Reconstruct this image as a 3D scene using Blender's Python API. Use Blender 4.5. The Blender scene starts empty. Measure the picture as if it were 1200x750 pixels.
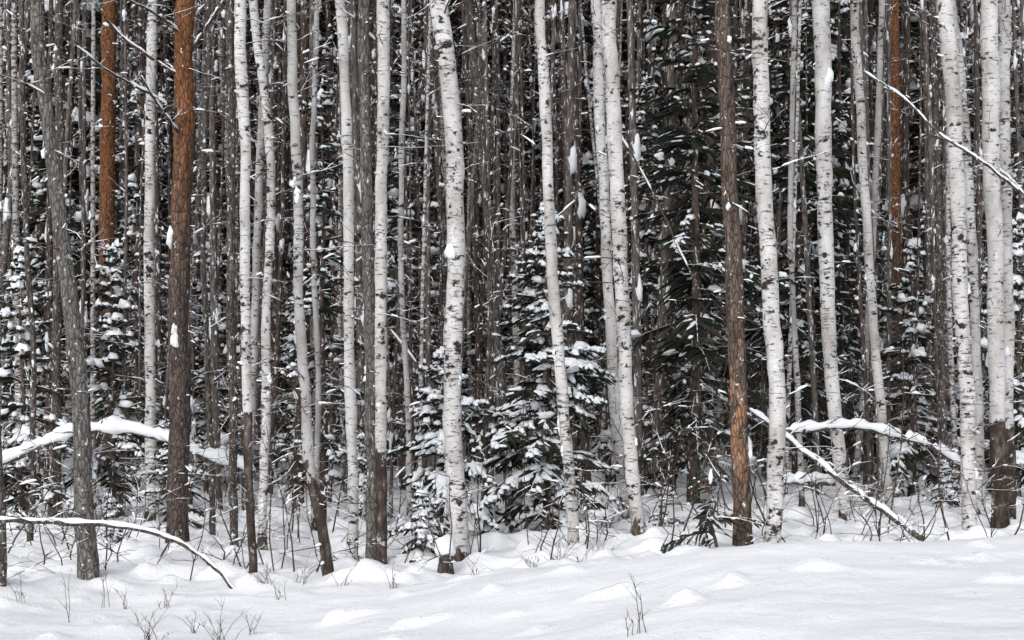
import bpy, math, random
import numpy as np
from mathutils import Vector, noise
R = random.Random(7)
scene = bpy.context.scene
F = 1667.0; HZ = 480.0; CH = 1.7          # lens focal (px-equivalent), eye-level line, eye height (m)

# ------------------------------------------------------------------ ground
def sstep(a, b, x):
    t = np.clip((x - a) / (b - a), 0, 1); return t * t * (3 - 2 * t)
MOUNDS = []
def gbase(x, y):
    side = sstep(-2.2, 2.3, x)
    m = 0.62 * side * (1 - sstep(10.8, 14.2, y + 0.25 * np.sin(x * 0.9)))
    b = 0.22 * side * sstep(9, 14, y) + 0.55 * sstep(19, 40, y) + 0.05 * sstep(3, 6, x) * (1 - sstep(11, 14, y))
    w = 0.05 * np.sin(x * 1.1 + 0.4 * y) * np.sin(y * 0.8 + 1.3) + 0.03 * np.sin(2.3 * x - 1.1 * y + 2)
    w = w * (0.45 + 0.55 * sstep(11, 15, y))
    return m + b + w
def g(x, y):
    return float(gbase(np.float64(x), np.float64(y)))
def P(px, py, d):
    return Vector(((px - 600) / F * d, d, CH - (py - HZ) / F * d))

# ------------------------------------------------------------------ mesh builder
class MB:
    def __init__(s): s.v = []; s.f = []; s.m = []; s.a = []; s.sm = []
    def add(s, vs, fs, mat, smooth=False, dark=0.0):
        o = len(s.v); s.v.extend(vs)
        if isinstance(dark, (list, tuple)): s.a.extend(dark)
        else: s.a.extend([dark] * len(vs))
        for f in fs: s.f.append([i + o for i in f])
        s.m.extend([mat] * len(fs)); s.sm.extend([smooth] * len(fs))
    def mesh(s, name, mats):
        me = bpy.data.meshes.new(name)
        me.from_pydata([tuple(v) for v in s.v], [], s.f)
        for m in mats: me.materials.append(m)
        me.polygons.foreach_set('material_index', s.m)
        me.polygons.foreach_set('use_smooth', s.sm)
        at = me.attributes.new('dark', 'FLOAT', 'POINT'); at.data.foreach_set('value', s.a)
        me.update(); return me
def put(me, name, loc=(0, 0, 0), rz=0, sc=1.0, parent=None, rx=0, ry=0):
    o = bpy.data.objects.new(name, me); o.location = loc; o.rotation_euler = (rx, ry, rz)
    o.scale = (sc, sc, sc) if not isinstance(sc, tuple) else sc
    scene.collection.objects.link(o)
    if parent: o.parent = parent
    return o

def catmull(pts, n):
    pts = [Vector(p) for p in pts]
    e = [2 * pts[0] - pts[1]] + pts + [2 * pts[-1] - pts[-2]]
    out = []
    S = len(pts) - 1
    for k in range(n + 1):
        t = k / n * S; i = min(int(t), S - 1); u = t - i
        a, b, c, d = e[i:i + 4]
        out.append(0.5 * ((2 * b) + (c - a) * u + (2 * a - 5 * b + 4 * c - d) * u * u + (3 * b - a - 3 * c + d) * u ** 3))
    return out
def tube(mb, pts, rad, n, mat, smooth=True, dark=0.0, jit=0.0, cap=True, sd=0.0):
    d = (pts[-1] - pts[0]); a = [abs(d.x), abs(d.y), abs(d.z)]
    ref = Vector([(1, 0, 0), (0, 1, 0), (0, 0, 1)][a.index(min(a))])
    vs = []; dk = []
    for i, p in enumerate(pts):
        t = (pts[min(i + 1, len(pts) - 1)] - pts[max(i - 1, 0)]).normalized()
        u = t.cross(ref).normalized(); w = t.cross(u)
        for k in range(n):
            an = 2 * math.pi * k / n
            r = rad[i]
            if jit:
                r *= 1 + jit * noise.noise(Vector((math.cos(an) * 1.3 + sd, math.sin(an) * 1.3, i * 0.45 + sd)))
            vs.append(p + u * (math.cos(an) * r) + w * (math.sin(an) * r))
            dk.append(dark[i] if isinstance(dark, list) else dark)
    fs = []
    for i in range(len(pts) - 1):
        for k in range(n):
            k2 = (k + 1) % n
            fs.append([i * n + k, i * n + k2, (i + 1) * n + k2, (i + 1) * n + k])
    if cap:
        fs.append(list(range(n))[::-1]); fs.append([(len(pts) - 1) * n + k for k in range(n)])
    mb.add(vs, fs, mat, smooth, dk)
def snowload(mb, pts, w, h, lift, mat=2, n=8, rng=R, gaps=0.0):
    """lumpy snow ridge lying on a branch / log"""
    vs = []; sd = rng.uniform(0, 50); L = len(pts)
    for i, p in enumerate(pts):
        t = (pts[min(i + 1, L - 1)] - pts[max(i - 1, 0)]).normalized()
        s = t.cross(Vector((0, 0, 1)))
        if s.length < 0.05: s = Vector((1, 0, 0))
        s.normalize()
        e = min(1, i / 2.0, (L - 1 - i) / 2.0); e = math.sqrt(max(e, 0.01))
        nn = 1 + 0.5 * noise.noise(Vector((i * 0.23 + sd, sd, 0))) + .4 * noise.noise(Vector((i * 0.7 + sd, 0, sd)))
        if gaps and noise.noise(Vector((i * 0.21 + sd, 3.3, sd))) < gaps - 0.5: nn *= 0.3
        W = w * e * nn; H = h * e * nn
        for k in range(n):
            an = 2 * math.pi * k / n
            sn = math.sin(an)
            q = 1 + .35 * noise.noise(Vector((i * .5, an * 1.2, sd)))
            vs.append(p + s * (math.cos(an) * W * q) + Vector((0, 0, lift * 0.6 + (H * sn * q if sn > 0 else 0.45 * H * sn * q))))
    fs = [[i * n + k, i * n + (k + 1) % n, (i + 1) * n + (k + 1) % n, (i + 1) * n + k] for i in range(L - 1) for k in range(n)]
    fs.append(list(range(n))[::-1]); fs.append([(L - 1) * n + k for k in range(n)])
    mb.add(vs, fs, mat, True)
PROF = [(0, .3), (0.15, .95), (0.5, 1.05), (0.85, .8), (1.0, .3)]
def pad(mb, p, d, l, w, h, rng, mat=2):
    """little snow pillow, l long, along d"""
    d = Vector(d); s = d.cross(Vector((0, 0, 1)))
    if s.length < 1e-3: s = Vector((1, 0, 0))
    s.normalize()
    vs = []
    for (t, q) in PROF:
        q *= rng.uniform(.6, 1.35); c = p + d * (l * t)
        vs += [c - s * w * q, c - s * w * .6 * q + Vector((0, 0, h * .8 * q)), c + s * w * .5 * q + Vector((0, 0, h * q)), c + s * w * q, c - Vector((0, 0, h * .3 * q))]
    fs = [[i * 5 + k, i * 5 + (k + 1) % 5, (i + 1) * 5 + (k + 1) % 5, (i + 1) * 5 + k] for i in range(4) for k in range(5)]
    mb.add(vs, fs, mat, True)
def lump(mb, c, rx, ry, rz, mat, sd, n=12, mrow=7, amp=.5):
    vs = []
    for i in range(mrow + 1):
        th = math.pi * i / mrow
        for k in range(n):
            an = 2 * math.pi * k / n; v = Vector((math.sin(th) * math.cos(an), math.sin(th) * math.sin(an), math.cos(th)))
            q = 1 + amp * noise.noise(v * 1.5 + Vector((sd, 0, 0)))
            vs.append(c + Vector((v.x * rx * q, v.y * ry * q, v.z * rz * q)))
    mb.add(vs, [[i * n + k, (i + 1) * n + k, (i + 1) * n + (k + 1) % n, i * n + (k + 1) % n] for i in range(mrow) for k in range(n)], mat, True)

# ------------------------------------------------------------------ foliage
PL = (.25, .6)
def bough(mb, p, az, L, a, b, q, snowp, rng, wd=0.022, sth=1.0, r0=0.012, pl=PL):
    dx, dy = math.cos(az), math.sin(az)
    def at(s): return p + Vector((dx * L * s, dy * L * s, L * (a * s - b * s * s)))
    n = max(4, int(L / q))
    stem = [at(i / 4) for i in range(5)]
    tube(mb, stem, [r0 * (1 - .18 * i) for i in range(5)], 3, 3, False, cap=False)
    for i in range(1, n + 1):
        s = min(1.0, (i + rng.uniform(-.3, .3)) / n)
        c = at(s); ll = (0.42 * L * (1 - s) ** 0.8 * min(1, s * 3 + .3) + q * 0.9) * rng.uniform(.6, 1.2)
        for sg in (-1, 1):
            if rng.random() < .15: continue
            an = az + sg * math.radians(rng.uniform(35, 70)) * (1 if i < n else .3)
            dz = (a - 2 * b * s) * .5 - rng.uniform(0.0, .45)
            d = Vector((math.cos(an), math.sin(an), dz)); 
            side = Vector((-math.sin(an), math.cos(an), rng.uniform(-.5, .5)))
            w = wd * rng.uniform(.6, 1.3)
            e1 = c + d * (ll * .55); e2 = c + d * ll + Vector((0, 0, -.15 * ll))
            dn = Vector((rng.uniform(-.3, .3), rng.uniform(-.3, .3), -1)) * w * 1.9
            mb.add([c - side * w * .5, c + side * w * .5, e1 + side * w, e1 - side * w, e2, e1 + dn, c + dn * .4, e2 + dn*.5],
                   [[0, 1, 2, 3], [3, 2, 4], [0, 3, 5, 6], [3, 4, 7, 5]], 1)
            if rng.random() < snowp:
                t0 = rng.uniform(0, .4)
                pad(mb, c + d * (ll * t0) + Vector((0, 0, .004)), d, ll * rng.uniform(*pl), w * rng.uniform(.7, 1.8) * sth, w * rng.uniform(.6, 1.7) * sth, rng)
    if snowp > .2 and rng.random() < snowp * .7:
        s0 = rng.uniform(.1, .6); c = at(s0); dd = (at(min(1, s0 + .25)) - c)
        l = dd.length; dd.normalize()
        pad(mb, c + Vector((0, 0, .005)), dd, l * 1.0, wd * 2.8 * sth, wd * 2.6 * sth, rng)
def deadtwig(mb, p, az, L, rise, r, rng, snow=.5, kids=3, fat=1.0):
    pts = [p]; d = Vector((math.cos(az), math.sin(az), rise))
    for k in range(4):
        d = d + Vector((rng.uniform(-.3, .3), rng.uniform(-.3, .3), rng.uniform(-.25, .2)))
        pts.append(pts[-1] + d.normalized() * (L / 4))
    tube(mb, pts, [r, r * .8, r * .6, r * .45, r * .3], 3, 3, False, cap=False)
    if rng.random() < snow:
        i = rng.choice([0, 1, 2]); dd = pts[i + 1] - pts[i]; l = dd.length
        if abs(dd.normalized().z) < .7:
            pad(mb, pts[i] + Vector((0, 0, r * .6)), dd.normalized(), min(.2, l * rng.uniform(.4, 1.2)), r * rng.uniform(.9, 2.2) * fat, r * rng.uniform(1.1, 3.) * fat, rng)
    for k in range(kids):
        i = rng.choice([1, 2, 3]); deadtwig(mb, pts[i], az + rng.uniform(-1, 1), L * rng.uniform(.25, .5), rise + rng.uniform(-.3, .4), r * .55, rng, snow * .6, 0)

def spruce(seed, H, rad, cb, q, snowp, wd, step, sth=1.0, pw=.75, dead=0, a_top=.5, nb=(4, 5, 6), lv=(.55, 1.15), wads=0, pl=PL):
    rng = random.Random(seed); mb = MB()
    pts = [Vector((.03 * math.sin(i + seed), .03 * math.cos(i * 1.3), -0.15 + (H + .1) * i / 10)) for i in range(11)]
    r0 = H * .0095 + .01
    tube(mb, pts, [r0 * (1 - .93 * i / 10) + .004 for i in range(11)], 8, 0, True, jit=.15, sd=seed)
    z = cb
    while z < H - .05:
        t = (z - cb) / (H - cb)
        L0 = rad * (1 - t) ** pw * (0.75 + .25 * min(1, t * 6)) + .05
        for k in range(rng.choice(nb)):
            az = rng.uniform(0, 2 * math.pi); L = L0 * rng.uniform(*lv)
            a = -.15 + (a_top + .15) * t + rng.uniform(-.15, .15); b = .3 * (1 - t) + rng.uniform(0, .15)
            bough(mb, Vector((0, 0, z + rng.uniform(-step, step) * .5)), az, L, a, b, q, snowp * rng.uniform(.1, 1.6), rng, wd, sth, .006 + L * .006, pl)
            if wads and rng.random() < wads:
                s = rng.uniform(.3, .85); c = Vector((math.cos(az) * L * s, math.sin(az) * L * s, z + L * (a * s - b * s * s) + .02))
                w = min(.13, L * .15) * rng.uniform(.5, 1.1); lump(mb, c, w * 1.5, w * 1.1, w * rng.uniform(.5, .9), 2, rng.uniform(0, 90), 8, 5, 1.0)
        z += step * (1 - .4 * t)
    pad(mb, Vector((-.03, 0, H - .1)), Vector((.3, 0, 1)).normalized(), .15, .02, .02, rng)
    for k in range(dead):
        deadtwig(mb, Vector((0, 0, rng.uniform(.5, cb + 2))), rng.uniform(0, 6.28), rng.uniform(.3, 1.3), rng.uniform(-.3, .3), .009, rng)
    return mb
def talltree(seed, H, r, kind):
    rng = random.Random(seed); mb = MB()
    bx, by = rng.uniform(-.2, .2), rng.uniform(-.2, .2); ph = rng.uniform(0, 6)
    def ax(z):
        t = z / H; return Vector((bx * t * 2 + .10 * math.sin(t * 7 + ph), by * t * 2 + .08 * math.sin(t * 5 + ph), z))
    N = 22
    tube(mb, [ax(-.2 + (H + .2) * i / N) for i in range(N + 1)], [r * (1 - .75 * i / N) * (1.25 if i == 0 else 1) for i in range(N + 1)], 8, 0, True, jit=.2, sd=seed)
    nt = {'pine': 75, 'birch': 45, 'grey': 65, 'thin': 55}[kind]
    for k in range(nt):
        z = rng.uniform(1.0, min(H * .85, 14)); deadtwig(mb, ax(z), rng.uniform(0, 6.28), rng.uniform(.25, .9) * (1 if kind != 'thin' else .8), rng.uniform(-.35, .7), rng.uniform(.005, .012), rng, .75, rng.choice([0, 2, 4]), 1.5)
    for k in range(5):
        z = rng.uniform(1, 13); an = rng.uniform(0, 6.28); w = rng.uniform(.3, .7) * r + .02
        lump(mb, ax(z) + Vector((math.cos(an), math.sin(an), 0)) * r * .8, w, w, w * rng.uniform(1.2, 2.6), 2, k + seed, 7, 5, 1.1)
    if kind == 'pine':
        z = H * .66
        while z < H:
            t = (z / H - .62) / .38
            for k in range(2):
                bough(mb, ax(z), rng.uniform(0, 6.28), rng.uniform(.5, 1.1) * (1.1 - .7 * t), .3, .2, .3, .2, rng, .10, 1, .02)
            z += .5
    else:
        for k in range(14):
            z = rng.uniform(H * .6, H * .97)
            deadtwig(mb, ax(z), rng.uniform(0, 6.28), rng.uniform(.5, 1.1), rng.uniform(.8, 1.8), .012, rng, .3, 2)
    return mb

# ------------------------------------------------------------------ materials
def mk(name):
    m = bpy.data.materials.new(name); m.use_nodes = True; nt = m.node_tree; nt.nodes.clear()
    out = nt.nodes.new('ShaderNodeOutputMaterial'); b = nt.nodes.new('ShaderNodeBsdfPrincipled')
    b.inputs['Specular IOR Level'].default_value = .15
    nt.links.new(b.outputs[0], out.inputs[0]); return m, nt, b
def mkd(name):   # plain matt surface (far / tiny things)
    m = bpy.data.materials.new(name); m.use_nodes = True; nt = m.node_tree; nt.nodes.clear()
    out = nt.nodes.new('ShaderNodeOutputMaterial'); b = nt.nodes.new('ShaderNodeBsdfDiffuse')
    nt.links.new(b.outputs[0], out.inputs[0]); return m, nt, b
def coords(nt, scale):
    tc = nt.nodes.new('ShaderNodeTexCoord'); oi = nt.nodes.new('ShaderNodeObjectInfo')
    mul = nt.nodes.new('ShaderNodeMath'); mul.operation = 'MULTIPLY'; mul.inputs[1].default_value = 37
    nt.links.new(oi.outputs['Random'], mul.inputs[0])
    ad = nt.nodes.new('ShaderNodeVectorMath'); ad.operation = 'ADD'
    nt.links.new(tc.outputs['Object'], ad.inputs[0]); nt.links.new(mul.outputs[0], ad.inputs[1])
    mp = nt.nodes.new('ShaderNodeVectorMath'); mp.operation = 'MULTIPLY'; mp.inputs[1].default_value = scale
    nt.links.new(ad.outputs[0], mp.inputs[0]); return mp.outputs[0]
def nz(nt, vec, scale=1, det=3, rough=.6):
    n = nt.nodes.new('ShaderNodeTexNoise'); n.inputs['Scale'].default_value = scale; n.inputs['Detail'].default_value = det
    n.inputs['Roughness'].default_value = rough; nt.links.new(vec, n.inputs['Vector']); return n.outputs['Fac']
def ramp(nt, fac, stops):
    r = nt.nodes.new('ShaderNodeValToRGB'); e = r.color_ramp.elements
    e[0].position, e[1].position = stops[0][0], stops[-1][0]
    def c(v): return (v, v, v, 1) if isinstance(v, (int, float)) else (*v, 1)
    e[0].color = c(stops[0][1]); e[1].color = c(stops[-1][1])
    for s in stops[1:-1]: x = e.new(s[0]); x.color = c(s[1])
    nt.links.new(fac, r.inputs[0]); return r.outputs[0]
def mix(nt, fac, a, b):
    m = nt.nodes.new('ShaderNodeMix'); m.data_type = 'RGBA'
    if isinstance(fac, float): m.inputs[0].default_value = fac
    else: nt.links.new(fac, m.inputs[0])
    for i, v in ((6, a), (7, b)):
        if isinstance(v, tuple): m.inputs[i].default_value = (*v, 1)
        else: nt.links.new(v, m.inputs[i])
    return m.outputs[2]
def mth(nt, op, a, b=0.0, clamp=False):
    m = nt.nodes.new('ShaderNodeMath'); m.operation = op; m.use_clamp = clamp
    for i, v in ((0, a), (1, b)):
        if isinstance(v, (int, float)): m.inputs[i].default_value = v
        else: nt.links.new(v, m.inputs[i])
    return m.outputs[0]
def bump(nt, b, h, st, dist):
    n = nt.nodes.new('ShaderNodeBump'); n.inputs['Strength'].default_value = st; n.inputs['Distance'].default_value = dist
    nt.links.new(h, n.inputs['Height']); nt.links.new(n.outputs[0], b.inputs['Normal'])
SNOWC = (.84, .87, .905)
def attr(nt):
    a = nt.nodes.new('ShaderNodeAttribute'); a.attribute_name = 'dark'; return a.outputs['Fac']

def birch(name, bright):
    m, nt, b = mk(name)
    big = nz(nt, coords(nt, (3, 3, 1.6)), 1, 4)
    k = bright
    base = ramp(nt, big, [(.32, (.34 * k, .325 * k, .31 * k)), (.5, (.57 * k, .56 * k, .555 * k)), (.7, (.73 * k, .73 * k, .735 * k))])
    dens = mth(nt, 'MULTIPLY', mth(nt, 'SUBTRACT', nz(nt, coords(nt, (1.5, 1.5, .9)), 1, 2), .5), .28)
    len_ = ramp(nt, mth(nt, 'ADD', nz(nt, coords(nt, (9, 9, 42)), 1, 3, .65), dens), [(.575, 0.0), (.65, .85)])
    pat = ramp(nt, mth(nt, 'ADD', nz(nt, coords(nt, (8, 8, 12)), 1, 5, .65), dens), [(.585, 0.0), (.63, 1.0)])
    fine = ramp(nt, nz(nt, coords(nt, (25, 25, 140)), 1, 2), [(.45, 0.0), (.75, .6)])
    c = mix(nt, fine, base, (.30, .27, .25)); c = mix(nt, len_, c, (.08, .072, .068)); c = mix(nt, pat, c, (.03, .028, .027))
    db = ramp(nt, nz(nt, coords(nt, (14, 14, 6)), 1, 5), [(.3, (.018, .014, .012)), (.52, (.06, .045, .038)), (.68, (.16, .135, .12)), (.74, (.5, .48, .46))])
    dn = mth(nt, 'ADD', attr(nt), mth(nt, 'MULTIPLY', mth(nt, 'SUBTRACT', nz(nt, coords(nt, (7, 7, 5)), 1, 5, .7), .5), 2.4))
    dm = ramp(nt, dn, [(.5, 0.0), (.56, 1.0)])
    c = mix(nt, dm, c, db)
    nt.links.new(c, b.inputs['Base Color']); b.inputs['Roughness'].default_value = .8
    bump(nt, b, mth(nt, 'ADD', len_, pat), .6, .012); return m
def bark(name, lo, hi, orange=None, z0=3.2, z1=4.8, snow=.0):
    m, nt, b = mk(name)
    v = nt.nodes.new('ShaderNodeTexVoronoi'); v.inputs['Scale'].default_value = 1; v.feature = 'DISTANCE_TO_EDGE'
    nt.links.new(coords(nt, (26, 26, 9)), v.inputs['Vector'])
    n1 = nz(nt, coords(nt, (18, 18, 5)), 1, 5, .65)
    c = ramp(nt, n1, [(.3, lo), (.7, hi)])
    if orange:
        tc = nt.nodes.new('ShaderNodeTexCoord'); sp = nt.nodes.new('ShaderNodeSeparateXYZ'); nt.links.new(tc.outputs['Object'], sp.inputs[0])
        mr = nt.nodes.new('ShaderNodeMapRange'); mr.inputs[1].default_value = z0; mr.inputs[2].default_value = z1
        nt.links.new(mth(nt, 'ADD', sp.outputs[2], mth(nt, 'MULTIPLY', mth(nt, 'SUBTRACT', nz(nt, coords(nt, (9, 9, 3)), 1, 5), .5), 3)), mr.inputs[0])
        oc = ramp(nt, n1, [(.3, tuple(x * .35 for x in orange)), (.7, orange)])
        c = mix(nt, mr.outputs[0], c, oc)
    dn = mth(nt, 'MULTIPLY', attr(nt), ramp(nt, nz(nt, coords(nt, (11, 11, 2.4)), 1, 5), [(.49, 0.0), (.54, 1.0)]))
    c = mix(nt, dn, c, (.36, .20, .12))
    crack = ramp(nt, v.outputs['Distance'], [(.0, 0.3), (.16, 1.0)])
    mm = nt.nodes.new('ShaderNodeMix'); mm.data_type = 'RGBA'; mm.blend_type = 'MULTIPLY'; mm.inputs[0].default_value = 1
    nt.links.new(c, mm.inputs[6]); nt.links.new(crack, mm.inputs[7]); c = mm.outputs[2]
    if snow:
        s = ramp(nt, nz(nt, coords(nt, (20, 20, 12)), 1, 5, .75), [(.70 - snow * .18, 0.0), (.735 - snow * .18, 1.0)])
        c = mix(nt, s, c, SNOWC)
    nt.links.new(c, b.inputs['Base Color']); b.inputs['Roughness'].default_value = .9
    bump(nt, b, mth(nt, 'ADD', v.outputs['Distance'], n1), 1.0, .025); return m
def farbark(name, lo, hi, snow, hi_z=None):
    m, nt, b = mkd(name)
    n1 = nz(nt, coords(nt, (16, 16, 6)), 1, 2, .7)
    if hi_z: 
        tc = nt.nodes.new('ShaderNodeTexCoord'); sp = nt.nodes.new('ShaderNodeSeparateXYZ'); nt.links.new(tc.outputs['Object'], sp.inputs[0])
        mr = nt.nodes.new('ShaderNodeMapRange'); mr.inputs[1].default_value = 4; mr.inputs[2].default_value = 6.5; nt.links.new(sp.outputs[2], mr.inputs[0])
        c = mix(nt, mr.outputs[0], ramp(nt, n1, [(.3, lo), (.65, hi)]), ramp(nt, n1, [(.3, (.11, .05, .028)), (.65, hi_z), (.72, SNOWC)]))
    else: c = ramp(nt, n1, [(.3, lo), (snow - .04, hi), (snow, SNOWC)])
    nt.links.new(c, b.inputs[0]); return m
def farbirch(name, k):
    m, nt, b = mkd(name)
    n1 = nz(nt, coords(nt, (8, 8, 22)), 1, 3, .7)
    c = ramp(nt, n1, [(.3, (.70 * k, .70 * k, .70 * k)), (.48, (.5 * k, .48 * k, .47 * k)), (.54, (.36 * k, .34 * k, .33 * k)), (.58, (.045, .04, .038))])
    nt.links.new(c, b.inputs[0]); return m

M_birch = birch('birch_bark', 1.0); M_birch2 = birch('birch_bark_grey', .7)
M_pine = bark('pine_bark', (.05, .038, .033), (.17, .135, .118), (.34, .15, .07), 3.2, 5.4, .35)
M_pine2 = bark('pine_bark_dull', (.035, .026, .022), (.13, .10, .082), None, snow=.6)
M_brown = bark('pine_bark_reddish', (.055, .042, .036), (.20, .15, .125), None, snow=.45)
M_grey = bark('aspen_bark', (.08, .074, .068), (.27, .25, .232), None, snow=.5)
M_greyd = bark('aspen_bark_dull', (.05, .042, .038), (.18, .155, .138), None, snow=.6)
F_pine = farbark('far_pine_bark', (.032, .025, .022), (.13, .10, .085), .66)
F_or = farbark('far_pine_bark_orange', (.04, .03, .025), (.14, .11, .09), .66, (.25, .115, .055))
F_grey = farbark('far_aspen_bark', (.05, .043, .039), (.185, .162, .147), .66)
F_b1 = farbirch('far_birch_bark', 1.0); F_b2 = farbirch('far_birch_bark_grey', .7)
m, nt, b = mkd('needles')
c1 = ramp(nt, nz(nt, coords(nt, (2.6, 2.6, 2.6)), 1, 2), [(.35, (.022, .028, .023)), (.52, (.038, .046, .038)), (.68, (.075, .054, .038))])
nt.links.new(c1, b.inputs[0]); M_needle = m
m, nt, b = mkd('snow_clump'); b.inputs[0].default_value = (*SNOWC, 1); M_snow = m
m, nt, b = mkd('twig_bark')
ge = nt.nodes.new('ShaderNodeNewGeometry'); sp = nt.nodes.new('ShaderNodeSeparateXYZ'); nt.links.new(ge.outputs['True Normal'], sp.inputs[0])
dust = mth(nt, 'ADD', sp.outputs[2], mth(nt, 'MULTIPLY', mth(nt, 'SUBTRACT', nz(nt, coords(nt, (5, 5, 5)), 1, 1), .5), 2.5))
c = mix(nt, ramp(nt, dust, [(.5, 0.0), (.65, 1.0)]), (.08, .06, .05), SNOWC)
nt.links.new(c, b.inputs[0]); M_twig = m
m, nt, b = mk('snow_ground')
tc = nt.nodes.new('ShaderNodeTexCoord')
n1 = nz(nt, tc.outputs['Object'], 1.2, 5, .55); n2 = nz(nt, tc.outputs['Object'], 45, 2, .6)
c = ramp(nt, n1, [(.3, (.85, .875, .91)), (.7, (.90, .915, .94))])
deb = ramp(nt, nz(nt, tc.outputs['Object'], 22, 2, .5), [(.745, 0.0), (.77, .7)])
c = mix(nt, deb, c, (.25, .2, .16))
nt.links.new(c, b.inputs['Base Color']); b.inputs['Roughness'].default_value = .65
bump(nt, b, mth(nt, 'ADD', n1, mth(nt, 'MULTIPLY', n2, .12)), .7, .10); M_ground = m
m, nt, b = mkd('twig_plain'); b.inputs[0].default_value = (.075, .056, .046, 1); M_stem = m

# ------------------------------------------------------------------ near trees
T = [
 ('aspen_tree', 13.9, [(104, 688), (99, 600), (93, 480), (84, 350), (68, 250), (54, 120), (43, 0)], 23, 14, None, M_grey),
 ('pine_tree', 17.0, [(208, 648), (210, 500), (212, 320), (217, 150), (220, 0)], 26, 21, None, M_pine),
 ('pine_tree', 26.0, [(128, 592), (126, 400), (125, 200), (127, 0)], 20, 16, None, M_pine),
 ('birch_tree', 13.6, [(297, 690), (292, 600), (289, 480), (288, 300), (287, 150), (284, 0)], 9, 14, 1.75, M_birch),
 ('birch_tree', 16.8, [(308, 652), (310, 520), (313, 380), (318, 220), (309, 100), (299, 0)], 11, 10, .2, M_birch),
 ('birch_tree', 14.0, [(386, 685), (376, 610), (362, 540), (356, 450), (351, 300), (346, 120), (343, 0)], 13, 11, 1.1, M_birch2),
 ('birch_tree', 16.2, [(414, 655), (413, 560), (409, 400), (407, 200), (398, 0)], 13, 12, .1, M_birch),
 ('aspen_tree', 15.6, [(436, 662), (436, 520), (433, 380), (430, 200), (425, 0)], 16, 13, None, M_grey),
 ('birch_tree', 15.3, [(446, 665), (446, 520), (446, 380), (449, 180), (449, 0)], 13, 15, 1.35, M_birch),
 ('birch_tree', 15.2, [(541, 668), (536, 600), (530, 500), (531, 400), (535, 290), (533, 180), (525, 80), (514, 0)], 22, 21, .2, M_birch),
 ('birch_tree', 15.5, [(672, 663), (668, 570), (658, 450), (649, 340), (644, 200), (638, 80), (633, 0)], 14, 12, .1, M_birch),
 ('birch_tree', 15.8, [(753, 660), (744, 590), (737, 500), (731, 380), (724, 220), (718, 80), (714, 0)], 16, 18, .2, M_birch),
 ('birch_tree', 18.5, [(734, 632), (724, 520), (717, 400), (710, 260), (702, 120), (698, 0)], 13, 12, .1, M_birch),
 ('pine_tree', 15.0, [(871, 645), (867, 540), (863, 420), (857, 250), (850, 100), (845, 0)], 22, 18, -1, M_brown),
 ('birch_tree', 14.8, [(905, 645), (909, 560), (911, 470), (904, 370), (896, 230), (892, 110), (890, 0)], 20, 19, .1, M_birch),
 ('birch_tree', 19.0, [(992, 612), (984, 540), (973, 420), (967, 270), (964, 120), (962, 0)], 15, 20, .2, M_birch),
 ('birch_tree', 20.0, [(1044, 605), (1034, 500), (1024, 380), (1016, 240), (1009, 110), (1002, 0)], 11, 10, .2, M_birch),
 ('birch_tree', 16.6, [(1138, 628), (1134, 520), (1129, 380), (1121, 200), (1113, 60), (1110, 0)], 17, 19, .1, M_birch),
 ('birch_tree', 19.0, [(1150, 612), (1146, 480), (1140, 330), (1133, 200), (1123, 90), (1112, 0)], 11, 10, .2, M_birch),
 ('birch_tree', 17.4, [(1171, 620), (1169, 500), (1165, 350), (1160, 170), (1155, 0)], 19, 20, 1.35, M_birch),
 ('birch_tree', 18.2, [(1184, 616), (1182, 480), (1180, 300), (1176, 120), (1176, 0)], 13, 14, 1.3, M_birch),
 ('birch_tree', 21.0, [(176, 618), (176, 450), (175, 250), (179, 0)], 13, 11, .3, M_birch),
 ('birch_tree', 22.0, [(290, 600), (297, 400), (303, 200), (312, 0)], 10, 9, .3, M_birch2),
 ('aspen_tree', 13.2, [(2, 712), (1, 600), (-4, 450), (-8, 200), (-14, 0)], 9, 7, None, M_greyd),
 ('aspen_tree', 17.0, [(275, 640), (272, 500), (270, 300), (268, 0)], 10, 10, None, M_greyd),
 ('aspen_tree', 19.5, [(598, 630), (590, 480), (578, 350), (566, 200), (548, 0)], 11, 9, None, M_greyd),
 ('aspen_tree', 20.5, [(68, 610), (66, 450), (70, 250), (72, 0)], 11, 9, None, M_greyd),
 ('birch_tree', 24.0, [(1000, 590), (1014, 430), (1024, 250), (1032, 0)], 8, 7, .3, M_birch2),
 ('aspen_tree', 21.5, [(1112, 600), (1104, 450), (1098, 250), (1090, 0)], 9, 8, None, M_greyd),
 ('pine_tree', 24.0, [(782, 598), (784, 400), (788, 200), (795, 0)], 20, 16, None, M_pine2),
 ('pine_tree', 28.0, [(1052, 585), (1050, 350), (1048, 150), (1047, 0)], 15, 13, None, M_pine),
 ('birch_tree', 19.0, [(480, 632), (478, 480), (470, 300), (474, 0)], 7, 6, .3, M_birch2),
 ('birch_tree', 25.0, [(612, 590), (605, 400), (600, 200), (604, 0)], 8, 7, .3, M_birch2),
 ('birch_tree', 25.0, [(655, 590), (664, 400), (668, 200), (672, 0)], 8, 7, .3, M_birch2),
 ('aspen_tree', 17.5, [(568, 645), (570, 480), (574, 300), (560, 0)], 6, 4, None, M_greyd),
 ('aspen_tree', 18.5, [(250, 630), (245, 450), (240, 250), (246, 0)], 7, 6, None, M_greyd),
 ('aspen_tree', 18.0, [(35, 632), (40, 450), (30, 250), (26, 0)], 7, 6, None, M_greyd),
 ('birch_tree', 19.5, [(368, 622), (372, 450), (366, 250), (372, 0)], 7, 6, .4, M_birch2),
 ('birch_tree', 21.0, [(940, 600), (934, 450), (926, 250), (930, 0)], 7, 6, .4, M_birch2),
]
rng = random.Random(11)
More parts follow.
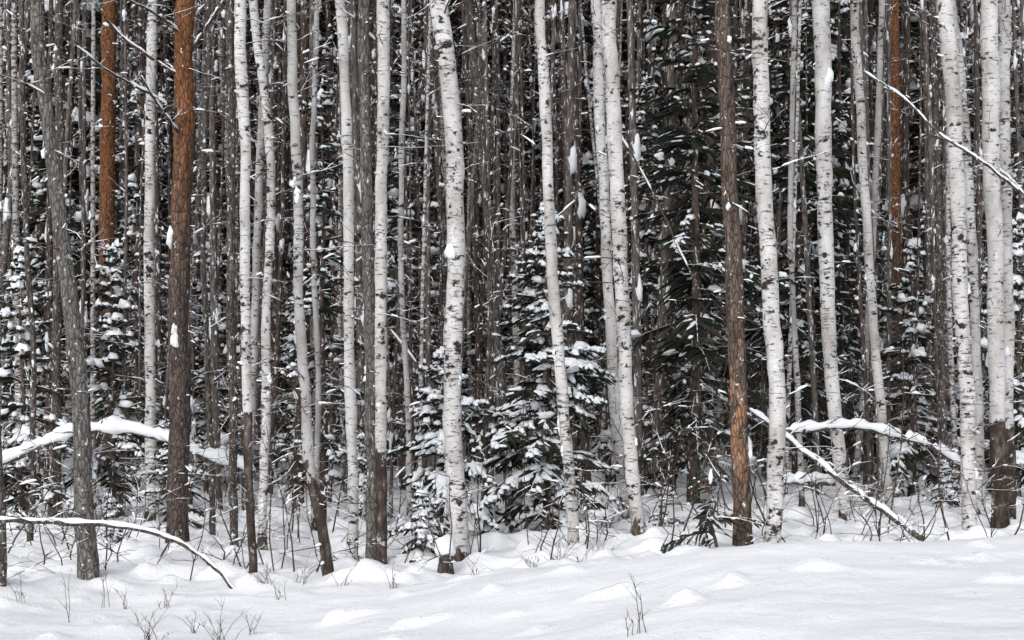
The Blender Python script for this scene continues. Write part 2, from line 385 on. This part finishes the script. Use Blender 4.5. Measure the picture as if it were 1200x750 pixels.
for kind, d, pts, wb, wt, dk, mat in T:
    dlean = rng.uniform(-.02, .02)
    W = [P(x, y, d) for x, y in pts]
    base = W[0].copy(); MOUNDS.append((base.x, base.y, wb / F * d))
    gz = g(base.x, base.y)
    W[0].z = min(W[0].z, gz)
    W = [Vector((w.x, w.y + (w.z - gz) * dlean, w.z)) for w in W]
    top = W[-1]; sl = (W[-1] - W[-2]).normalized(); sl = (sl + Vector((0, 0, 1.2))).normalized()
    Htot = rng.uniform(12.5, 14.5)
    while W[-1].z < Htot: W.append(W[-1] + Vector((sl.x * .8 + rng.uniform(-.1, .1), sl.y, sl.z)) * 2.0)
    W.insert(0, W[0] + (W[0] - W[1]).normalized() * .35)
    W[0].x = W[1].x
    org = Vector((base.x, base.y, gz))
    W = [w - org for w in W]
    N = 120; C = catmull(W, N)
    C = [c + Vector((.026 * noise.noise(Vector((c.z * .9, d, 0))) + .012 * noise.noise(Vector((c.z * 3, wb, d))), .01 * noise.noise(Vector((c.z, 9, d))), 0)) for c in C]
    zt = top.z - gz; rb = wb / 2 / F * d; rt = wt / 2 / F * d
    rad = []; dark = []
    for c in C:
        t = max(0, c.z) / zt
        r = rb + (rt - rb) * min(1, t) if t < 1 else rt * max(.06, 1 - (c.z - zt) / (Htot + 1 - zt) * .95)
        r *= 1 + .22 * math.exp(-max(0, c.z) / .12) + .12 * noise.noise(Vector((c.z * 2.6, d, wb)))
        rad.append(r)
        if kind == 'birch_tree': dark.append(float(max(0, min(.85, .42 + (dk - c.z) * (1.2 if dk < 1 else 2)))) if dk else 0.0)
        elif dk == -1: dark.append(math.exp(-((c.z - 1.4) / .8) ** 2))
        else: dark.append(0.0)
    mb = MB(); tube(mb, C, rad, 14, 0, True, dark, .14, sd=d + wb)
    for k in range(38 if kind == 'birch_tree' else 54):
        i = rng.randint(8, 75)
        deadtwig(mb, C[i], rng.uniform(0, 6.28), rng.uniform(.12, .9), rng.uniform(-.3, .8), rng.uniform(.003, .009), rng, .7, rng.choice([0, 1, 3, 4]), 1.2)
    for k in range(22):
        i = rng.randint(78, 118); deadtwig(mb, C[i], rng.uniform(0, 6.28), rng.uniform(.6, 1.4), rng.uniform(.4, 1.4), .012, rng, .3, 3)
    if kind == 'pine_tree':
        for k in range(22):
            i = rng.randint(96, 120); bough(mb, C[i], rng.uniform(0, 6.28), rng.uniform(.7, 1.5), .3, .2, .25, .3, rng, .08, 1, .02)
    for k in range(rng.randint(1, 4)):
        i = rng.randint(6, 66); an = rng.uniform(0, 6.28); w = rad[i] * rng.uniform(.3, .7)
        c0 = C[i] + Vector((math.cos(an), math.sin(an), 0)) * rad[i] * .8
        for j in range(rng.randint(2, 4)):
            lump(mb, c0 + Vector((rng.gauss(0, w * .3), 0, rng.gauss(0, w * 1.6))), w * rng.uniform(.5, 1), w * rng.uniform(.5, 1), w * rng.uniform(.8, 1.8), 2, k + d + j, 8, 6, 1.0)
    put(mb.mesh(kind, [mat, M_needle, M_snow, M_twig]), kind, org)

# ------------------------------------------------------------------ conifers
MS = [F_pine, M_needle, M_snow, M_twig]
sp_c = spruce(1, 4.35, 1.15, .4, .06, .72, .020, .165, 1.45, lv=(.45, 1.15), wads=.08, pl=(.35, .75), nb=(4, 5)).mesh('spruce_mid', MS)
sp_h = spruce(2, 4.2, 1.0, .3, .075, .62, .022, .20, 1.7, nb=(2, 3, 4), lv=(.25, 1.35), wads=.22, dead=30, pl=(.3, .7)).mesh('spruce_heavy', MS)
sp_y = spruce(3, 2.75, 1.0, .5, .065, .85, .021, .18, 1.6, nb=(3, 4), lv=(.4, 1.25), wads=.15, pl=(.35, .8), dead=6).mesh('spruce_young', MS)
sp_d = spruce(4, 10, 1.75, .9, .09, .26, .024, .30, 1.2, .6, 60, nb=(3, 4, 5), lv=(.3, 1.3), wads=.06).mesh('spruce_dark', MS)
sp_d2 = spruce(5, 9, 1.3, 1.2, .09, .42, .024, .38, 1.7, .6, 60, nb=(2, 3, 4), lv=(.25, 1.35), wads=.3).mesh('spruce_dark_b', MS)
sp_s = spruce(6, .95, .34, .06, .05, 1.0, .014, .10, 1.8, nb=(3, 4), lv=(.5, 1.3), wads=.3).mesh('spruce_sapling', MS)
sp_g = spruce(8, .8, .6, .12, .035, .1, .012, .13, 1.0, nb=(2, 3), lv=(.4, 1.3)).mesh('pine_sapling', MS)
def sp(me, px, d, sc=1.0, name='spruce_tree', rz=None, **k):
    x = (px - 600) / F * d; put(me, name, (x, d, g(x, d) - .05), rng.uniform(0, 6) if rz is None else rz, sc, **k)
sp(sp_c, 643, 17.5, (1., 1., .95)); sp(sp_y, 521, 17.6, (.9, .9, .9)); sp(sp_h, 132, 21.5, (1., 1., 1.0)); sp(sp_h, 25, 20.5, (.95, .95, .95))
sp(sp_d2, 378, 20.5, (.75, .75, .72)); sp(sp_d, 815, 21.5, (.95, .95, 1)); sp(sp_d, 935, 25, 1.0); sp(sp_d2, 758, 24.5, (.9, .9, .8))
sp(sp_h, 1068, 23, 1.0); sp(sp_h, 1192, 22, 1.05); sp(sp_h, 245, 27, 1.1); sp(sp_h, 345, 28, .9)
sp(sp_d2, 1130, 28, 1.0); sp(sp_d2, 60, 29, .9); sp(sp_d2, 480, 31, .8); sp(sp_d2, 160, 26, .85)
sp(sp_h, 1010, 30, 1.1); sp(sp_y, 205, 20, .6); sp(sp_y, 425, 20, .5)
sp(sp_s, 494, 15.4, .95, 'spruce_sapling'); sp(sp_s, 781, 17.2, .6, 'spruce_sapling'); sp(sp_s, 1108, 21, .8, 'spruce_sapling'); sp(sp_s, 130, 17.5, .7, 'spruce_sapling')
x = (838 - 600) / F * 14.6
put(sp_g, 'pine_sapling', (x, 14.6, g(x, 14.6) + .04), 1.0, 1.05, rx=.1, ry=-.35)

# ------------------------------------------------------------------ distant forest (one group)
grp = bpy.data.objects.new('distant_forest', None); scene.collection.objects.link(grp)
V = {'pine': [talltree(20 + i, 18 + i, [.13, .10, .085][i], 'pine').mesh('far_pine', [F_pine, M_needle, M_snow, M_twig]) for i in range(3)],
     'orange': [talltree(30 + i, 19, .12, 'pine').mesh('far_orange_pine', [F_or, M_needle, M_snow, M_twig]) for i in range(1)],
     'birch': [talltree(40 + i, 16 + i, [.065, .085][i], 'birch').mesh('far_birch', [[F_b1, F_b2][i], M_needle, M_snow, M_twig]) for i in range(2)],
     'grey': [talltree(50 + i, 17 + i, [.09, .065, .105][i], 'grey').mesh('far_aspen', [F_grey, M_needle, M_snow, M_twig]) for i in range(3)],
     'thin': [talltree(60 + i, 12 + 2 * i, .04 + .01 * i, 'thin').mesh('far_thin', [[F_grey, F_pine][i], M_needle, M_snow, M_twig]) for i in range(2)],
     'spr': [spruce(70 + i, 18, 1.5, [1.5, 3][i], .3, .4, .09, .6, 1.0, .55, 12, nb=(4, 5)).mesh('far_spruce', MS) for i in range(2)],
     'mid': [sp_d2, sp_h]}
rng = random.Random(5)
keys = ['pine'] * 26 + ['orange'] * 2 + ['birch'] * 13 + ['grey'] * 22 + ['thin'] * 24 + ['spr'] * 3 + ['mid'] * 5
pos = []
for k in range(640):
    for tr in range(20):
        d = math.sqrt(rng.uniform(21.5 ** 2, 50 ** 2)); x = rng.uniform(-1, 1) * (.38 * d + 2.2)
        if all((x - a) ** 2 + (d - b) ** 2 > .4 ** 2 for a, b in pos): break
    pos.append((x, d)); kd = rng.choice(keys)
    if d < 26 and kd in ('spr', 'mid'): kd = 'thin'
    if d < 24 and kd in ('orange', 'pine'): kd = 'grey'
    if kd == 'orange' and -5 < x < 8: kd = 'pine'
    s = rng.uniform(.7, 1.2) * (.72 if d < 30 and kd not in ('spr', 'mid') else 1)
    put(rng.choice(V[kd]), 'far_' + kd, (x, d, g(x, d) - .05), rng.uniform(0, 6.28), (s, s, rng.uniform(.95, 1.1)), grp, rng.gauss(0, .022), rng.gauss(0, .028))
for k in range(95):
    d = rng.uniform(50, 60); x = -31 + 62 * (k + rng.random()) / 95
    s = rng.uniform(1.1, 1.3); put(rng.choice(V['spr']), 'far_spr', (x, d, .1), rng.uniform(0, 6.28), s, grp)

# ------------------------------------------------------------------ understory saplings (one mass)
mb = MB(); rng = random.Random(9)
for k in range(300):
    d = math.sqrt(rng.uniform(14.8 ** 2, 29 ** 2)) if k < 200 else rng.uniform(14.2, 17.5); x = rng.uniform(-1, 1) * (.4 * d)
    H = rng.uniform(.3, 2.6) if k < 200 else rng.uniform(.25, 1.3); p = Vector((x, d, g(x, d) - .05)); ln = Vector((rng.gauss(0, .25), rng.gauss(0, .15), 1))
    pts = [p + ln * H * t + Vector((.05 * math.sin(t * 5 + k), 0, 0)) for t in (0, .25, .5, .75, 1)]
    r = rng.uniform(.005, .012); tube(mb, pts, [r, r * .85, r * .7, r * .5, r * .3], 4, 0 if k > 150 else 3, False)
    for j in range(rng.randint(2, 7)):
        q = pts[rng.choice([1, 2, 3, 4])]; deadtwig(mb, q, rng.uniform(0, 6.28), rng.uniform(.2, .7), rng.uniform(-.2, .9), r * .6, rng, .5, 2, 1.5)
put(mb.mesh('understory', [M_stem, M_needle, M_snow, M_twig]), 'understory_saplings')

# ------------------------------------------------------------------ fallen logs, bent branches
def log(name, pts, d, w0, w1, sn_w, sn_h, dd=0, mat=M_greyd, gaps=0.0, twigs=4, n=60):
    W = [P(x, y, d + dd * i / (len(pts) - 1)) for i, (x, y) in enumerate(pts)]
    C = catmull(W, n); mb = MB(); dm = d
    C = [c + Vector((0, 0, .02 * noise.noise(Vector((i * .25, d, w0))) * min(1, w0 / 5))) for i, c in enumerate(C)]
    rr = [(w0 + (w1 - w0) * i / n) / 2 / F * dm for i in range(n + 1)]
    tube(mb, C, rr, 9, 0, True, 0.0, .25, sd=d)
    if sn_w: snowload(mb, C, sn_w / F * dm, sn_h / F * dm, rr[0], gaps=gaps)
    for k in range(twigs):
        deadtwig(mb, C[R.randint(5, n - 3)], R.uniform(0, 6.28), R.uniform(.2, .7), R.uniform(-.2, .9), rr[-1] * .35 + .002, R, .7, 2)
    return put(mb.mesh(name, [mat, M_needle, M_snow, M_twig]), name)
log('fallen_log', [(-60, 570), (5, 542), (60, 517), (120, 504), (180, 511), (240, 535), (300, 552)], 17.5, 9, 5, 7.5, 11, .3, gaps=0, twigs=8)
log('fallen_branch', [(-60, 608), (20, 611), (100, 614), (170, 622), (220, 642), (258, 672), (284, 704)], 13.0, 6, 4, 2.2, 3.5, .3, twigs=5)
log('fallen_log', [(1082, 634), (1040, 602), (1000, 574), (950, 536), (915, 508), (878, 480)], 15.6, 8, 3, 4, 5, .8, gaps=.2, twigs=8)
log('fallen_log', [(900, 506), (950, 504), (1000, 500), (1050, 511), (1090, 523), (1130, 548)], 18.8, 7, 6, 5.5, 8, .4, gaps=.3, twigs=10)
log('fallen_log', [(905, 566), (940, 564), (980, 566)], 19, 8, 8, 7, 9, .3, n=24)
log('fallen_log', [(690, 615), (640, 585), (590, 552), (530, 480), (455, 385)], 19.6, 7, 4, 2.5, 3, .8, gaps=.5, twigs=8)
log('leaning_branch', [(820, 340), (795, 290), (770, 235), (740, 180), (715, 140)], 18.0, 3, 2, 2, 2.5, .8, gaps=.5, n=40, twigs=12)
log('leaning_branch', [(1230, 255), (1180, 212), (1140, 182), (1100, 156), (1060, 116), (1012, 84)], 16.0, 4, 2, 1.8, 2.5, .5, gaps=.4, twigs=12)
log('leaning_branch', [(1250, 190), (1215, 240), (1190, 215), (1165, 195)], 17.5, 4, 2, 2.5, 3, .4, n=30)
log('leaning_branch', [(820, 452), (870, 482), (930, 520), (980, 548)], 17.2, 3, 1.5, 1.2, 1.8, .4, gaps=.4)
for pts in ([(216, 92), (180, 70), (140, 40), (110, 0), (80, -60)], [(213, 135), (175, 110), (130, 85), (90, 55)], [(214, 40), (180, 15), (140, -5)], [(224, 60), (250, 20), (275, -20)],
            [(213, 160), (190, 130), (165, 90)]):
    log('pine_branch', pts, 16.9, 4, 1.5, 1.9, 2.6, -1.0, twigs=10, n=40, gaps=.35, mat=M_pine2)

x = (521 - 600) / F * 14.6; z = g(x, 14.6)
mb = MB(); tube(mb, [Vector((0, 0, -.1)), Vector((0, 0, .06)), Vector((.01, 0, .16))], [.10, .075, .07], 12, 0, jit=.3)
lump(mb, Vector((0, 0, .22)), .12, .12, .11, 2, 3.0, 14, 9, .4)
put(mb.mesh('stump', [M_greyd, M_needle, M_snow, M_twig]), 'tree_stump', (x, 14.6, z + .04))

def weed(px, py, d, H, n, seed, sp_=.5):
    r = random.Random(seed); mb = MB()
    for k in range(n):
        az = r.uniform(0, 6.28); ln = r.uniform(.1, sp_); h = H * r.uniform(.3, 1); ox, oy = r.gauss(0, .03), r.gauss(0, .03)
        pts = [Vector((ox + math.cos(az) * ln * h * t * t + r.uniform(-.012, .012), oy + math.sin(az) * ln * h * t * t, h * t - .04)) for t in (0, .3, .6, .8, 1)]
        tube(mb, pts, [.003, .0026, .0022, .0016, .001], 3, 0, False)
        for j in range(r.randint(1, 5)):
            q = pts[r.choice([1, 2, 3])]; a2 = az + r.uniform(-2.5, 2.5); l = h * r.uniform(.12, .35)
            e = q + Vector((math.cos(a2) * l * .7, math.sin(a2) * l * .7, l * r.uniform(.5, 1))); tube(mb, [q, (q + e) / 2 + Vector((0, 0, .01)), e], [.0018, .0014, .0008], 3, 0, False)
    x = (px - 600) / F * d
    put(mb.mesh('weed', [M_stem]), 'dry_weed', (x, d, g(x, d)))
weed(748, 745, 8.0, .38, 5, 36, .5); weed(175, 740, 10.3, .42, 9, 2, 1.0); weed(262, 745, 10.4, .38, 9, 3, 1.1); weed(118, 700, 12.6, .75, 3, 4, .3); weed(75, 720, 11.5, .55, 2, 5, .2)
weed(460, 700, 13.0, .3, 6, 6, .8); weed(655, 688, 13.4, .45, 12, 7, 1.3); weed(625, 680, 13.6, .45, 8, 8, 1.2); weed(310, 690, 13.4, .45, 8, 9, 1.2); weed(195, 712, 12.2, .32, 5, 10)
weed(330, 705, 12.6, .25, 5, 11); weed(145, 705, 12.4, .3, 4, 13); weed(1000, 640, 14.2, .5, 8, 14, 1.3); weed(700, 672, 14, .4, 8, 15, 1.4)
weed(230, 735, 10.9, .3, 5, 16, 1.2); weed(20, 700, 12.6, .4, 4, 17, .8); weed(400, 700, 13.2, .3, 5, 18, 1.1); weed(560, 680, 13.9, .35, 6, 19, 1.1); weed(800, 650, 14.6, .4, 7, 20, 1.2); weed(960, 640, 15, .5, 7, 21, 1); weed(295, 740, 10.8, .25, 4, 22, 1)
weed(680, 690, 13.2, .35, 6, 24, 1.5); weed(1075, 632, 14.5, .4, 5, 25, 1.2); weed(350, 690, 13.6, .35, 6, 26, .9)

# ------------------------------------------------------------------ ground sheet
def axis(lo, hi, step, far, n):
    core = np.arange(lo, hi, step); k = np.arange(1, n + 1) / n
    return np.concatenate([(lo - (far * k ** 3))[::-1], core, hi + far * k ** 3])
xs = axis(-9, 9, .07, 500, 60); ys = axis(7, 26, .07, 500, 70)
X, Y = np.meshgrid(xs, ys); Z = gbase(X, Y)
Nn = np.zeros_like(Z)
near = (np.abs(X) < 25) & (Y > 3) & (Y < 45)
idx = np.argwhere(near)
for i, j in idx:
    v = Vector((X[i, j], Y[i, j], 0)); am = .6 if Y[i, j] < 12 else .6 + .4 * min(1, (Y[i, j] - 12))
    Nn[i, j] = am * (.055 * noise.noise(v * .9) + .035 * noise.noise(v * 2.3)) + .006 * noise.noise(v * 7)
    if Y[i, j] > 12.5:
        k = min(1, (Y[i, j] - 12.5)) 
        q = noise.noise(v * 1.7 + Vector((9, 3, 0))); 
        if q > .1: Nn[i, j] += (q - .1) * .26 * k
        q = noise.noise(v * 3.9 + Vector((1, 7, 0))); 
        if q > .15: Nn[i, j] += (q - .15) * .18 * k
    elif Y[i, j] > 8:   # a few soft clods in the open snow
        q = noise.noise(v * 3.1 + Vector((4, 2, 0)))
        if q > .38: Nn[i, j] += (q - .38) * .22
Z = Z + Nn
for a, b_, w in MOUNDS:
    r2 = (X - a) ** 2 + (Y - b_) ** 2; Z += .05 * np.exp(-r2 / .10) - .04 * np.exp(-r2 / (.02 + w * w))
far = np.sqrt(X ** 2 + Y ** 2)
Z = Z + sstep(95, 400, far) * 6
h, w = X.shape
vv = np.stack([X.ravel(), Y.ravel(), Z.ravel()], 1)
I = np.arange(h * w).reshape(h, w)
ff = np.stack([I[:-1, :-1].ravel(), I[:-1, 1:].ravel(), I[1:, 1:].ravel(), I[1:, :-1].ravel()], 1)
me = bpy.data.meshes.new('ground'); me.from_pydata(vv.tolist(), [], ff.tolist()); me.materials.append(M_ground)
me.polygons.foreach_set('use_smooth', [True] * len(me.polygons)); put(me, 'ground')

# ------------------------------------------------------------------ light
wd = bpy.data.worlds.new('World'); scene.world = wd; wd.use_nodes = True; nt = wd.node_tree
sky = nt.nodes.new('ShaderNodeTexSky'); sky.sky_type = 'NISHITA'; sky.sun_disc = False
sky.sun_elevation = math.radians(38); sky.sun_rotation = math.radians(200); sky.air_density = 1.0; sky.dust_density = 3
hs = nt.nodes.new('ShaderNodeHueSaturation'); hs.inputs['Saturation'].default_value = .4
nt.links.new(sky.outputs[0], hs.inputs['Color']); nt.links.new(hs.outputs[0], nt.nodes['Background'].inputs[0]); nt.nodes['Background'].inputs[1].default_value = .15
sl = bpy.data.lights.new('sun', 'SUN'); sl.energy = 1.35; sl.angle = math.radians(50); sl.color = (1, .985, .96)
so = bpy.data.objects.new('sun', sl); scene.collection.objects.link(so)
dirv = Vector((-.34 * .79, -.94 * .79, .62)); so.rotation_euler = dirv.to_track_quat('Z', 'Y').to_euler()

cam = bpy.data.cameras.new('camera'); co = bpy.data.objects.new('camera', cam); scene.collection.objects.link(co)
co.location = (0, 0, CH); co.rotation_euler = (math.radians(90), 0, 0); cam.lens = 50; cam.sensor_width = 36
cam.shift_y = 105 / 1200; cam.clip_end = 2000; cam.clip_start = .1
scene.camera = co
scene.view_settings.view_transform = 'Standard'; scene.view_settings.look = 'None'; scene.view_settings.exposure = 0
